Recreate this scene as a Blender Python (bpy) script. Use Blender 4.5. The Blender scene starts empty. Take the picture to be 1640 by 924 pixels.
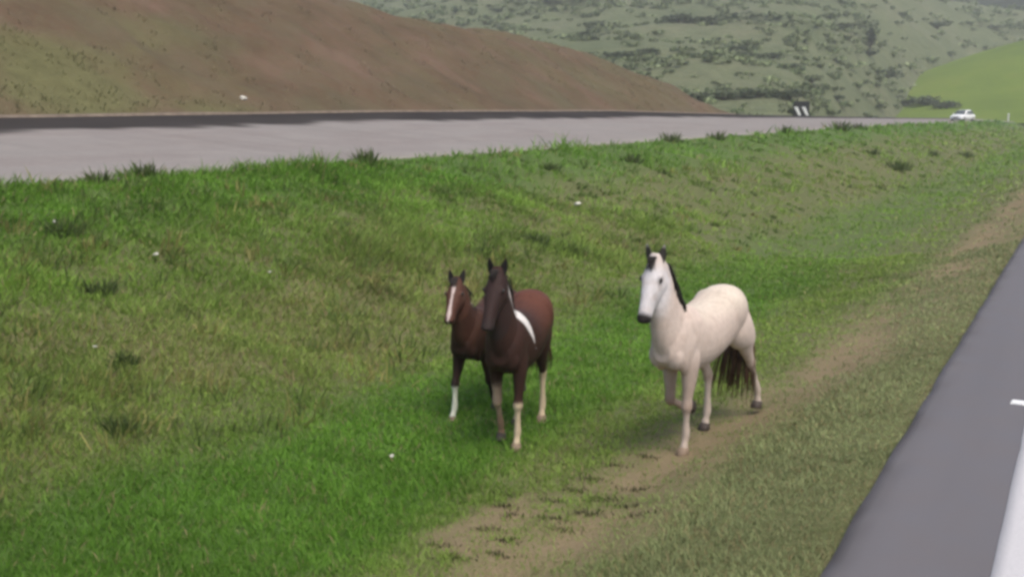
import bpy, bmesh, math, random
import numpy as np
from mathutils import Vector, Matrix

# ------------------------------------------------------------------ camera, sky, sun, exposure
scene = bpy.context.scene
col = scene.collection
cam_d = bpy.data.cameras.new("camera")
cam_d.sensor_width = 36.0
cam_d.lens = 36.0
cam_d.clip_start = 0.1
cam_d.clip_end = 5000.0
cam = bpy.data.objects.new("camera", cam_d)
col.objects.link(cam)
cam.location = (0.0, 0.0, 2.5)
cam.rotation_euler = (math.radians(90 - 9.42), 0.0, math.radians(29.35))
scene.camera = cam

SUN_EL, SUN_AZ = 62.0, 120.0          # azimuth clockwise from +Y
world = bpy.data.worlds.new("World")
scene.world = world
world.use_nodes = True
wn = world.node_tree.nodes
sky = wn.new("ShaderNodeTexSky")
sky.sky_type = 'NISHITA'
sky.sun_disc = False
sky.sun_elevation = math.radians(SUN_EL)
sky.sun_rotation = math.radians(SUN_AZ)
sky.air_density = 1.0
sky.dust_density = 4.0
sky.ozone_density = 1.0
wn["Background"].inputs["Strength"].default_value = 0.14
world.node_tree.links.new(sky.outputs[0], wn["Background"].inputs["Color"])

sun_d = bpy.data.lights.new("sun", 'SUN')
sun_d.energy = 1.5
sun_d.angle = math.radians(28)
sun_d.color = (1.0, 0.93, 0.82)
sun = bpy.data.objects.new("sun", sun_d)
col.objects.link(sun)
az, el = math.radians(SUN_AZ), math.radians(SUN_EL)
sdir = Vector((math.sin(az) * math.cos(el), math.cos(az) * math.cos(el), math.sin(el)))
sun.rotation_euler = sdir.to_track_quat('Z', 'Y').to_euler()
sun.location = (20, -20, 40)

scene.view_settings.view_transform = 'Standard'
scene.view_settings.look = 'None'
scene.view_settings.gamma = 1.0
scene.view_settings.exposure = 0.7
scene.render.engine = 'CYCLES'
scene.cycles.use_denoising = True
scene.cycles.max_bounces = 6
scene.cycles.diffuse_bounces = 3
scene.cycles.transmission_bounces = 4
scene.cycles.volume_bounces = 1
scene.cycles.filter_width = 3.3

random.seed(7)
rng = np.random.default_rng(11)
# NUMERIC-BEGIN
# ------------------------------------------------------------------ terrain as functions of L (metres left of the camera) and Y
def _hash(ix, iy, seed):
    h = (ix.astype(np.int64) * 374761393 + iy.astype(np.int64) * 668265263 + seed * 974634777) & 0xffffffff
    h = ((h ^ (h >> 13)) * 1274126177) & 0xffffffff
    h = (h ^ (h >> 16)) & 0xffffff
    return h / float(0xffffff)

def vnoise(x, y, scale, seed=0):
    x = np.asarray(x, float) / scale
    y = np.asarray(y, float) / scale
    x, y = np.broadcast_arrays(x, y)
    ix, iy = np.floor(x), np.floor(y)
    fx, fy = x - ix, y - iy
    fx = fx * fx * (3 - 2 * fx)
    fy = fy * fy * (3 - 2 * fy)
    a, b = _hash(ix, iy, seed), _hash(ix + 1, iy, seed)
    c, d = _hash(ix, iy + 1, seed), _hash(ix + 1, iy + 1, seed)
    return (a * (1 - fx) + b * fx) * (1 - fy) + (c * (1 - fx) + d * fx) * fy

def fbm(x, y, scale, seed=0, octaves=3):
    v, a, t = 0.0, 1.0, 0.0
    for o in range(octaves):
        v = v + a * vnoise(x, y, scale / 2 ** o, seed + 17 * o)
        t += a
        a *= 0.5
    return v / t                        # 0..1

def sstep(a, b, x):
    t = np.clip((np.asarray(x, float) - a) / (b - a), 0, 1)
    return t * t * (3 - 2 * t)

ROAD_EDGE, LINE_OUT, LINE_IN = 1.14, 0.305, 0.085
OPP_NEAR, OPP_FAR = 14.5, 25.0

def shift(Y):                           # both carriageways bend to the right far ahead
    return 0.0016 * np.maximum(np.asarray(Y, float) - 170.0, 0) ** 2

def z_near(Y):
    return np.interp(Y, [-40, 9.7, 18.7, 39.7, 65, 105, 220, 700], [1.42, 1.47, 1.53, 1.66, 1.83, 2.0, 1.9, 1.9])

def z_far(Y):
    return np.interp(Y, [-40, 0, 18, 35, 57, 93, 140, 200, 700], [2.35, 2.40, 2.50, 2.74, 2.90, 2.74, 2.62, 2.52, 2.5])

PROF_L = [-60, -12, -9, 1.14, 1.30, 2.0, 2.9, 4.0, 5.2, 6.6, 7.4, 9.0, 11.5, 13.6, 14.5]
PROF_Z = [-2.0, -0.5, -0.06, -0.05, -0.07, -0.22, -0.46, -0.62, -0.70, -0.66, -0.48, -0.02, 0.74, 1.30, 1.47]

def path_centre(Y):
    return np.interp(Y, [0, 4, 7, 12, 20, 40], [3.45, 3.35, 3.05, 2.55, 2.1, 1.9]) + 0.12 * np.sin(np.asarray(Y) * 0.9)

def ground_z(L, Y):
    L = np.asarray(L, float); Y = np.asarray(Y, float)
    Lr = L + shift(Y)
    z = np.interp(Lr, PROF_L, PROF_Z)
    up = np.clip((Lr - 7.0) / 7.5, 0, 1)
    z = z + up * (z_near(Y) - 1.47)
    zs = np.interp(Lr, [14.5, 15.0, 24.5, 25.6, 27, 60], [0, 0, 0, 0, -0.05, -0.5])
    t = np.clip((Lr - OPP_NEAR) / (OPP_FAR - OPP_NEAR), 0, 1)
    zo = z_near(Y) * (1 - t) + z_far(Y) * t - 0.06 + zs
    z = np.where(Lr > OPP_NEAR, zo, z)
    m = sstep(1.35, 2.3, Lr) * (1 - sstep(13.4, 14.4, Lr))
    slope = sstep(6.8, 8.5, Lr)
    z = z + m * ((fbm(L, Y, 0.9, 3) - 0.5) * (0.09 + 0.10 * slope) + (fbm(L, Y, 4.5, 5) - 0.5) * (0.14 + 0.25 * slope))
    z = z + m * slope * (fbm(L * 0.28, Y + 0.12 * L, 0.85, 7) - 0.5) * 0.26
    z = z - 0.05 * m * np.exp(-((Lr - path_centre(Y)) / 0.35) ** 2)
    return z

def bank_crest(Y):
    return np.interp(Y, [-60, 0, 20, 40, 48, 58, 67, 73, 77, 80, 84, 200], [18, 13, 9.6, 6.6, 5.7, 5.1, 4.8, 3.9, 2.7, 1.2, -0.4, -2])

def bank_z(L, Y):
    h1 = 0.62 * (L - 25.35)
    hc = bank_crest(Y) + (fbm(L, Y, 6, 21) - 0.5) * 1.3
    lc = 25.35 + hc / 0.62
    h2 = hc + 0.06 * (L - lc) - 0.25 * np.maximum(L - lc - 2.5, 0)
    k = 0.35
    h = -k * np.log(np.exp(-h1 / k) + np.exp(-np.clip(h2, -8, 40) / k) + 1e-12)
    rough = sstep(0.1, 1.0, h)
    h = h + rough * ((fbm(L, Y, 2.4, 23, 4) - 0.5) * 0.7 + (fbm(L * 0.35, Y + L * 0.35, 0.9, 29) - 0.5) * 0.28)
    return z_far(Y) - 0.03 + h

def hill_z(L, Y):
    d = Y * math.cos(math.radians(15)) + L * math.sin(math.radians(15))
    azd = np.degrees(np.arctan2(L, np.maximum(Y, 1.0)))
    w = sstep(4.0, 15.0, azd)
    d0 = 128 + 165 * (1 - w)
    sl = 0.20 + 0.12 * (1 - w)
    z = 1.6 + sl * (d - d0)
    z = np.where(d < d0, 1.6 + 0.12 * (d - d0), z)
    zmax = np.interp(azd, [-30, 2.5, 7.4, 12, 25, 60], [38, 43, 48, 57, 80, 90])
    z = z + (fbm(L, Y, 70, 41) - 0.5) * 16 * sstep(0, 70, d - d0) + (fbm(L, Y, 18, 43) - 0.5) * 4.0 * sstep(0, 30, d - d0)
    k = 4.0
    return -k * np.log(np.exp(-z / k) + np.exp(-zmax / k))

def knoll_z(L, Y):
    prof = np.interp(L, [-140, -60, -10, 10, 18, 30, 39, 46, 52, 60, 72, 110], [4, 14, 22.5, 22, 20.5, 17, 14, 11, 6.8, 2.2, -0.6, -3])
    k = np.exp(-((Y - 308) / 60.0) ** 2)
    return (prof + 1.5) * k + 0.6 * (fbm(L, Y, 25, 51) - 0.5) + 0.6

# camera model, for working out where things in the photograph stand
def zones(L, Y):
    """plant cover: weights of lush, dry and bare soil, 0..1"""
    Lr = L + shift(Y)
    n1 = fbm(L, Y, 2.2, 61); n2 = fbm(L, Y, 0.55, 63); n3 = fbm(L, Y, 6.0, 67)
    pc = path_centre(Y)
    wl = np.interp(Y, [0, 8, 14, 40], [0.80, 0.60, 0.65, 0.6])
    dirt = np.exp(-((Lr - pc) / wl) ** 2) * (0.30 + 0.70 * sstep(0.25, 0.62, n2 * 0.6 + n1 * 0.55))
    worn = np.exp(-((Lr - pc - 0.6) / 0.75) ** 2) * (0.25 + 0.65 * sstep(0.45, 0.66, n2)) * (1 - sstep(6.5, 10, Y))
    far_worn = np.exp(-((Lr - 1.8) / 0.9) ** 2) * (0.7 + 0.3 * sstep(0.4, 0.65, n2)) * sstep(10, 17, Y) * 0.62
    edge = np.exp(-((Lr - ROAD_EDGE) / 0.10) ** 2) * sstep(0.5, 0.8, n2) * 0.5
    dirt = np.clip(np.maximum.reduce([dirt, worn, far_worn, edge]) * (0.62 + 0.45 * fbm(L, Y, 0.22, 69)), 0, 0.86)
    ditch = sstep(3.9, 4.7, Lr + 0.8 * (n1 - 0.5)) * (1 - sstep(6.6, 7.6, Lr + 1.2 * (n1 - 0.5)))
    top = sstep(11.0, 13.0, Lr + 2.5 * (n1 - 0.5)) * (1 - sstep(14.6, 15, Lr))
    lush = np.clip(np.maximum(ditch, 0.8 * top) * (0.65 + 0.6 * n3), 0, 1) * np.where(Lr < 9, 1 - 0.6 * sstep(13, 26, Y), 1.0)
    slope = sstep(7.0, 8.2, Lr) * (1 - sstep(11.5, 13.0, Lr))
    dry = np.clip(0.7 * slope * (sstep(0.42, 0.72, n1) * (1 - 0.55 * sstep(10, 24, Y))) + 0.35 * (1 - sstep(2.0, 3.2, Lr)) * n1, 0, 1)
    return lush, dry, dirt
# NUMERIC-END
# ------------------------------------------------------------------ helpers
def tag(o, label=None, cat=None, group=None, kind=None):
    if label: o["label"] = label
    if cat: o["category"] = cat
    if group: o["group"] = group
    if kind: o["kind"] = kind
    return o

def new_mesh(name, verts, faces, mats=None, smooth=False):
    me = bpy.data.meshes.new(name)
    verts = np.asarray(verts, dtype=np.float32)
    if isinstance(faces, np.ndarray):
        n, k = faces.shape
        me.vertices.add(len(verts)); me.vertices.foreach_set("co", verts.ravel())
        me.loops.add(n * k); me.loops.foreach_set("vertex_index", faces.astype(np.int32).ravel())
        me.polygons.add(n); me.polygons.foreach_set("loop_start", np.arange(0, n * k, k, dtype=np.int32))
        me.update(calc_edges=True)
    else:
        me.from_pydata(verts.tolist(), [], [list(f) for f in faces])
        me.update()
    if smooth:
        me.polygons.foreach_set("use_smooth", np.ones(len(me.polygons), dtype=bool))
    for m in (mats if isinstance(mats, (list, tuple)) else [mats]):
        if m: me.materials.append(m)
    return me

def obj(name, me, parent=None, loc=None):
    o = bpy.data.objects.new(name, me)
    col.objects.link(o)
    if parent is not None: o.parent = parent
    if loc is not None: o.location = loc
    return o

def empty(name, loc=(0, 0, 0), rz=0.0):
    o = bpy.data.objects.new(name, None)
    o.empty_display_size = 0.3
    col.objects.link(o)
    o.location = loc
    o.rotation_euler = (0, 0, rz)
    return o

def attr_col(me, name, c):
    a = me.color_attributes.new(name, 'FLOAT_COLOR', 'POINT')
    c4 = np.ones((len(me.vertices), 4), dtype=np.float32)
    c4[:, :3] = c
    a.data.foreach_set("color", c4.ravel())

def attr_f(me, name, v):
    a = me.attributes.new(name, 'FLOAT', 'POINT')
    a.data.foreach_set("value", np.asarray(v, dtype=np.float32).ravel())

def grid_faces(nr, nc, flip=False):
    i = np.arange(nr - 1)[:, None] * nc + np.arange(nc - 1)[None, :]
    f = np.stack([i, i + 1, i + nc + 1, i + nc], -1).reshape(-1, 4)
    return f[:, ::-1].copy() if flip else f

class N:                                    # small node-tree builder
    def __init__(self, name):
        self.m = bpy.data.materials.new(name); self.m.use_nodes = True
        self.t = self.m.node_tree; self.n = self.t.nodes; self.l = self.t.links
        self.b = self.n["Principled BSDF"]; self.out = self.n["Material Output"]
    def add(self, typ, **kw):
        x = self.n.new(typ)
        for k, v in kw.items(): setattr(x, k, v)
        return x
    def link(self, a, b): self.l.new(a, b)
    def noise(self, scale, detail=4, rough=0.55, vec=None, dist=0.0):
        x = self.add("ShaderNodeTexNoise"); x.inputs["Scale"].default_value = scale
        x.inputs["Detail"].default_value = detail; x.inputs["Roughness"].default_value = rough
        x.inputs["Distortion"].default_value = dist
        if vec is not None: self.link(vec, x.inputs["Vector"])
        return x.outputs["Fac"]
    def coords(self, scale=(1, 1, 1), rot=(0, 0, 0)):
        tc = self.add("ShaderNodeTexCoord"); mp = self.add("ShaderNodeMapping")
        mp.inputs["Scale"].default_value = scale; mp.inputs["Rotation"].default_value = rot
        self.link(tc.outputs["Object"], mp.inputs["Vector"]); return mp.outputs["Vector"]
    def ramp(self, fac, stops):
        r = self.add("ShaderNodeValToRGB"); e = r.color_ramp.elements
        while len(e) < len(stops): e.new(0.5)
        for q, (p, c) in zip(e, stops):
            q.position = p; q.color = (c[0], c[1], c[2], 1) if not isinstance(c, float) else (c, c, c, 1)
        self.link(fac, r.inputs[0]); return r.outputs[0]
    def mix(self, fac, a, b, mode='MIX'):
        x = self.add("ShaderNodeMix", data_type='RGBA', blend_type=mode)
        for s, v in ((0, fac), (6, a), (7, b)):
            if isinstance(v, (int, float)): x.inputs[s].default_value = v
            elif isinstance(v, tuple): x.inputs[s].default_value = (v[0], v[1], v[2], 1)
            else: self.link(v, x.inputs[s])
        return x.outputs[2]
    def attr(self, name, out="Fac"):
        a = self.add("ShaderNodeAttribute", attribute_name=name); return a.outputs[out]
    def bump(self, h, strength=0.4, dist=0.02):
        b = self.add("ShaderNodeBump"); b.inputs["Strength"].default_value = strength
        b.inputs["Distance"].default_value = dist
        self.link(h, b.inputs["Height"]); self.link(b.outputs[0], self.b.inputs["Normal"])
    def base(self, c, rough=0.8, spec=0.3):
        if isinstance(c, tuple): self.b.inputs["Base Color"].default_value = (*c, 1)
        else: self.link(c, self.b.inputs["Base Color"])
        self.b.inputs["Roughness"].default_value = rough
        self.b.inputs["Specular IOR Level"].default_value = spec
        return self.m

def plain(name, c, rough=0.6, spec=0.4, var=0.12, scale=8.0, metal=0.0):
    k = N(name)
    f = k.noise(scale, 4, 0.6, k.coords())
    lo = tuple(x * (1 - var) for x in c); hi = tuple(min(1, x * (1 + var)) for x in c)
    k.base(k.ramp(f, [(0.3, lo), (0.7, hi)]), rough, spec)
    k.b.inputs["Metallic"].default_value = metal
    return k.m

# ------------------------------------------------------------------ setting materials
def mat_ground():
    k = N("verge_soil_and_turf")
    v = k.coords()
    n = k.noise(7.0, 6, 0.65, v); n2 = k.noise(38.0, 4, 0.6, v)
    turf = k.ramp(n, [(0.3, (0.080, 0.090, 0.036)), (0.7, (0.120, 0.132, 0.054))])
    lush = k.ramp(n, [(0.3, (0.054, 0.100, 0.022)), (0.7, (0.080, 0.142, 0.032))])
    dry = k.ramp(n, [(0.3, (0.115, 0.105, 0.050)), (0.7, (0.165, 0.148, 0.072))])
    soil = k.ramp(n2, [(0.25, (0.150, 0.110, 0.064)), (0.5, (0.215, 0.162, 0.096)), (0.8, (0.27, 0.208, 0.128))])
    c = k.mix(k.attr("dry"), turf, dry)
    c = k.mix(k.attr("lush"), c, lush)
    c = k.mix(k.attr("dirt"), c, soil)
    k.bump(n2, 0.6, 0.03)
    return k.base(c, 0.95, 0.15)

def mat_asphalt():
    k = N("worn_asphalt")
    v = k.coords()
    fine = k.noise(220.0, 3, 0.7, v); mid = k.noise(2.2, 5, 0.6, v)
    streak = k.noise(3.0, 4, 0.6, k.coords((1.0, 0.05, 1.0)))
    c = k.ramp(fine, [(0.25, (0.084, 0.080, 0.086)), (0.75, (0.138, 0.132, 0.141))])
    c = k.mix(k.ramp(mid, [(0.35, 0.0), (0.75, 0.7)]), c, (0.115, 0.103, 0.103))
    c = k.mix(k.ramp(streak, [(0.45, 0.0), (0.75, 0.35)]), c, (0.085, 0.082, 0.088))
    c = k.mix(k.attr("grime"), c, (0.050, 0.044, 0.042))
    k.bump(fine, 0.35, 0.004)
    return k.base(c, 0.72, 0.35)

def mat_opposite():
    k = N("pale_old_pavement")
    v = k.coords((1.0, 0.35, 1.0))
    n = k.noise(0.55, 5, 0.6, v); n2 = k.noise(14.0, 4, 0.6, k.coords())
    pale = k.ramp(n, [(0.3, (0.190, 0.165, 0.155)), (0.55, (0.220, 0.202, 0.190)), (0.75, (0.200, 0.190, 0.178))])
    pale = k.mix(0.25, pale, k.ramp(n2, [(0.3, (0.13, 0.12, 0.115)), (0.7, (0.24, 0.22, 0.21))]))
    band = k.noise(1.6, 3, 0.6, k.coords((0.06, 1.0, 1.0)))
    pale = k.mix(k.ramp(band, [(0.5, 0.0), (0.72, 0.22)]), pale, (0.125, 0.112, 0.105))
    pale = k.mix(k.ramp(k.noise(1.1, 5, 0.7, k.coords((1, 0.6, 1))), [(0.5, 0.0), (0.75, 0.6)]), pale, (0.255, 0.235, 0.215))
    pale = k.mix(k.attr('lip'), pale, (0.27, 0.26, 0.21))
    dark = k.ramp(n, [(0.3, (0.024, 0.021, 0.020)), (0.7, (0.042, 0.037, 0.035))])
    c = k.mix(k.attr("dark"), pale, dark)
    return k.base(c, 0.95, 0.06)

def mat_line():
    k = N("worn_white_road_paint")
    v = k.coords()
    n = k.noise(60, 5, 0.7, v)
    c = k.ramp(n, [(0.22, (0.34, 0.33, 0.33)), (0.4, (0.42, 0.41, 0.415)), (0.7, (0.48, 0.47, 0.475))])
    k.bump(n, 0.2, 0.004)
    return k.base(c, 0.7, 0.3)

def mat_bank():
    k = N("bare_red_brown_earth")
    v = k.coords()
    n = k.noise(0.32, 6, 0.6, v); n2 = k.noise(2.6, 6, 0.65, v); n3 = k.noise(1.1, 5, 0.6, k.coords((1, 1, 0.4), (0, 0, 0.5)))
    c = k.ramp(n, [(0.3, (0.070, 0.050, 0.030)), (0.5, (0.097, 0.065, 0.041)), (0.7, (0.130, 0.084, 0.060))])
    c = k.mix(k.ramp(n2, [(0.42, 0.0), (0.75, 0.55)]), c, (0.105, 0.090, 0.055))
    c = k.mix(k.ramp(k.noise(0.22, 4, 0.6, k.coords((1, 1, 1), (0, 0, 0.9))), [(0.45, 0.0), (0.68, 0.7)]), c, (0.092, 0.082, 0.048))
    c = k.mix(k.ramp(n3, [(0.55, 0.0), (0.8, 0.5)]), c, (0.075, 0.053, 0.036))
    c = k.mix(k.attr("turf"), c, k.ramp(n2, [(0.3, (0.085, 0.090, 0.038)), (0.7, (0.125, 0.128, 0.055))]))
    k.bump(n2, 0.6, 0.15)
    return k.base(c, 0.95, 0.1)

def mat_hill():
    k = N("scrubby_hillside")
    v = k.coords()
    n = k.noise(0.045, 6, 0.62, v); n2 = k.noise(0.35, 5, 0.65, v)
    c = k.ramp(n, [(0.3, (0.080, 0.098, 0.050)), (0.5, (0.108, 0.124, 0.066)), (0.7, (0.128, 0.132, 0.078))])
    c = k.mix(k.ramp(n2, [(0.45, 0.0), (0.75, 0.6)]), c, (0.058, 0.072, 0.036))
    k.bump(n2, 0.8, 1.2)
    return k.base(c, 0.95, 0.1)

def mat_knoll():
    k = N("mown_green_slope")
    v = k.coords()
    n = k.noise(0.05, 5, 0.6, v); n2 = k.noise(0.8, 5, 0.65, v)
    c = k.ramp(n, [(0.3, (0.078, 0.118, 0.016)), (0.55, (0.112, 0.162, 0.021)), (0.75, (0.138, 0.166, 0.028))])
    c = k.mix(k.ramp(n2, [(0.4, 0.0), (0.8, 0.5)]), c, (0.062, 0.092, 0.018))
    return k.base(c, 0.95, 0.1)

def mat_mount():
    k = N("forested_mountain")
    n = k.noise(0.03, 6, 0.65, k.coords())
    k.bump(n, 0.8, 8)
    return k.base(k.ramp(n, [(0.3, (0.008, 0.013, 0.010)), (0.7, (0.018, 0.026, 0.018))]), 0.95, 0.1)

def mat_blades(name, transl=0.3):
    k = N(name)
    a = k.attr("col", "Color")
    k.base(a, 0.6, 0.2)
    tr = k.add("ShaderNodeBsdfTranslucent"); k.link(a, tr.inputs["Color"])
    mx = k.add("ShaderNodeMixShader"); mx.inputs[0].default_value = transl
    k.link(k.b.outputs[0], mx.inputs[1]); k.link(tr.outputs[0], mx.inputs[2])
    k.link(mx.outputs[0], k.out.inputs["Surface"])
    return k.m

M = dict(ground=mat_ground(), asphalt=mat_asphalt(), opp=mat_opposite(), line=mat_line(), bank=mat_bank(),
         hill=mat_hill(), knoll=mat_knoll(), mount=mat_mount(), blades=mat_blades("grass_blades", 0.36),
         leaves=mat_blades("shrub_leaves", 0.2))
M['curb'] = plain("weathered_kerb_concrete", (0.165, 0.132, 0.105), 0.9, 0.2, 0.25, 3.0)

# ------------------------------------------------------------------ ground and roads
def sheet(name, Ls, Ys, zf, mat, kind='structure', attrs=None, smooth=True):
    LL, YY = np.meshgrid(Ls, Ys)
    Z = zf(LL, YY)
    v = np.stack([-LL, YY, Z], -1).reshape(-1, 3)
    me = new_mesh(name, v, grid_faces(len(Ys), len(Ls), True), mat, smooth)
    if attrs:
        for k_, vals in attrs(LL, YY, Z).items(): attr_f(me, k_, vals)
    o = obj(name, me)
    return tag(o, kind=kind)

def steps(*seg):                           # (start, stop, step) triples
    return np.unique(np.round(np.concatenate([np.arange(a, b, s) for a, b, s in seg]), 4))

Ls = steps((-400, -60, 20), (-60, -12, 8), (-12, 1.0, 2.0), (1.0, 8.0, 0.09), (8.0, 14.5, 0.13), (14.5, 28, 1.0), (28, 60, 4), (60, 420, 20))
Ys = steps((-60, 0, 6), (0, 4, 0.4), (4, 14, 0.10), (14, 24, 0.2), (24, 50, 0.5), (50, 120, 2), (120, 300, 6), (300, 900, 30))
def g_attr(L, Y, Z):
    lu, dr, di = zones(L, Y)
    return dict(lush=lu, dry=dr, dirt=di)
sheet("ground", Ls, Ys, ground_z, M['ground'], attrs=g_attr)

def road_strip(name, l0f, l1f, zf, mat, Ys, nc, attrs=None, skirt=0.10):
    """a paved strip between two edge lines with a thickness at both edges"""
    v, s = [], []
    ts = np.linspace(0, 1, nc)
    rows = []
    for y in Ys:
        a, b = float(l0f(y)), float(l1f(y))
        L = a + (b - a) * ts
        z = zf(L, np.full(nc, y))
        row = [(-L[0], y, z[0] - skirt)] + [(-L[i], y, z[i]) for i in range(nc)] + [(-L[-1], y, z[-1] - skirt)]
        rows.append(row)
    V = np.array(rows).reshape(-1, 3)
    me = new_mesh(name, V, grid_faces(len(Ys), nc + 2, True), mat, False)
    if attrs:
        for k_, vals in attrs(-V[:, 0], V[:, 1]).items(): attr_f(me, k_, vals)
    o = obj(name, me); return tag(o, kind='structure')

RY = steps((-60, 0, 4), (0, 40, 0.25), (40, 100, 1.0), (100, 420, 4.0))
edge_j = lambda y: ROAD_EDGE - shift(y) + 0.03 * (float(fbm(0.0, y, 0.4, 71)) - 0.5) + 0.015 * (float(fbm(3.0, y, 3.0, 73)) - 0.5)
def grime(L, Y):
    Lr = L + shift(Y)
    n = fbm(L, Y, 0.5, 75)
    return dict(grime=np.clip(np.exp(-((Lr - ROAD_EDGE) / 0.11) ** 2) * sstep(0.25, 0.75, 0.5 * n + 0.5 * fbm(L, Y, 0.09, 77)) * 0.9, 0, 1))
road_strip("near_road", lambda y: -9.0 - shift(y), edge_j, lambda L, Y: 0.0 * L, M['asphalt'], RY, 130, grime)
def line_edge(base):
    return lambda y: base - shift(y) + 0.012 * (float(fbm(base * 9, y, 0.25, 79)) - 0.5)
road_strip("white_edge_line", line_edge(LINE_IN), line_edge(LINE_OUT), lambda L, Y: 0.0 * L + 0.006, M['line'], RY, 4, None, 0.005)

def opp_z(L, Y):
    t = (L + shift(Y) - OPP_NEAR) / (OPP_FAR - OPP_NEAR)
    return z_near(Y) * (1 - t) + z_far(Y) * t + 0.02
def opp_attr(L, Y):
    Lr = L + shift(Y)
    b = 22.0 + 0.5 * (vnoise(Y * 0.5, L * 0.3, 3.5, 81) - 0.5) + 1.1 * (vnoise(Y, L, 0.9, 83) - 0.5)
    return dict(dark=sstep(b - 0.6, b + 0.5, Lr), lip=0.6 * sstep(15.6, 14.6, Lr) * fbm(L, Y, 2.0, 86))
OY = steps((-40, 0, 1.0), (0, 70, 0.4), (70, 420, 2.0))
road_strip("opposite_road", lambda y: OPP_NEAR - shift(y) + 0.25 * (float(fbm(1.0, y, 1.5, 85)) - 0.5), lambda y: OPP_FAR - shift(y), opp_z, M['opp'], OY, 50, opp_attr)

# low kerb along its far edge
kv = []
KY = steps((-40, 82, 1.0))
for y in KY:
    z = z_far(y)
    for l, dz in ((25.0, -0.05), (25.01, 0.09), (25.22, 0.10), (25.24, -0.05)):
        kv.append((-l + 0.03 * (float(vnoise(1, y, 2, 87)) - 0.5), y, z + dz + 0.03 * (float(vnoise(5, y, 3, 89)) - 0.5)))
kerb = obj("kerb", new_mesh("kerb", kv, grid_faces(len(KY), 4, True), M['curb']))
tag(kerb, "low weathered concrete kerb along the foot of the brown earth bank", "kerb")
tag(kerb, kind='structure')

def bank_attr(L, Y, Z):
    n = fbm(L, Y, 7, 91); n2 = fbm(L, Y, 1.8, 93)
    left = 1 - sstep(20, 34, Y + 0.5 * (L - 26))
    return dict(turf=np.clip(sstep(0.46, 0.66, 0.6 * n + 0.4 * n2) * (0.22 + 0.5 * left) + 0.10 * left * n2, 0, 1))
sheet("earth_bank", steps((25.15, 40, 0.3), (40, 75, 1.0)), steps((-30, 10, 1.0), (10, 92, 0.3), (92, 110, 1.5)), bank_z, M['bank'], attrs=bank_attr)
sheet("hillside", steps((-260, 0, 8), (0, 130, 2.5), (130, 420, 6)), steps((100, 260, 2.5), (260, 640, 8)), hill_z, M['hill'])
sheet("green_knoll", steps((-140, 110, 2.5)), steps((200, 470, 3.0)), knoll_z, M['knoll'])
sheet("mountain", steps((-900, 900, 25)), steps((480, 900, 12)),
      lambda L, Y: 110 * sstep(470, 600, Y) * (0.75 + 0.5 * fbm(L, Y, 160, 95)) + 14 * (fbm(L, Y, 30, 97) - 0.5) - 4, M['mount'])

# ------------------------------------------------------------------ grass: blades as real faces, tufts spread over the verge
def blades(name, base, tip_dir, length, width, colr, droop, mat, side=None):
    """base (n,3), tip_dir (n,3) unit lean, one tapered three-face blade each"""
    n = len(base)
    if side is None:
        a = rng.uniform(0, 2 * math.pi, n)
        side = np.stack([np.cos(a), np.sin(a), np.zeros(n)], -1)
    w = (width / 2)[:, None]
    mid = base + tip_dir * (length * 0.55)[:, None]
    out = tip_dir.copy(); out[:, 2] *= 0.35
    tip = mid + (out * (1 - droop)[:, None] * 0 + tip_dir) * (length * 0.45)[:, None]
    tip[:, 2] -= droop * length * 0.35
    tip[:, :2] += out[:, :2] * (droop * length * 0.3)[:, None]
    V = np.stack([base - side * w, base + side * w, mid + side * w * 0.75, mid - side * w * 0.75, tip], 1).reshape(-1, 3)
    k = np.arange(n)[:, None] * 5
    T = np.concatenate([k + np.array([[0, 1, 2]]), k + np.array([[0, 2, 3]]), k + np.array([[3, 2, 4]])], 1).reshape(-1, 3)
    me = new_mesh(name, V, T, mat, False)
    shade = np.array([0.82, 0.82, 1.0, 1.0, 1.12])
    attr_col(me, "col", (colr[:, None, :] * np.ones((1, 5, 1))).reshape(-1, 3))
    return me

def sector(n, rmin, rmax, a0, a1, power=2.0):
    """points in a sector round the road side, denser near by"""
    u = rng.uniform(0, 1, n)
    if power == 2.0: r = rmin * (rmax / rmin) ** u
    else:
        q = 2 - power
        r = (rmin ** q + u * (rmax ** q - rmin ** q)) ** (1 / q)
    a = np.radians(rng.uniform(a0, a1, n))
    return r * np.sin(a), r * np.cos(a), r     # L, Y, r

LUSH = np.array([0.112, 0.240, 0.026]); OLIVE = np.array([0.205, 0.300, 0.058]); VERGE = np.array([0.245, 0.288, 0.128])
STRAW = np.array([0.30, 0.245, 0.125]); UPPER = np.array([0.190, 0.318, 0.050])

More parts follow.
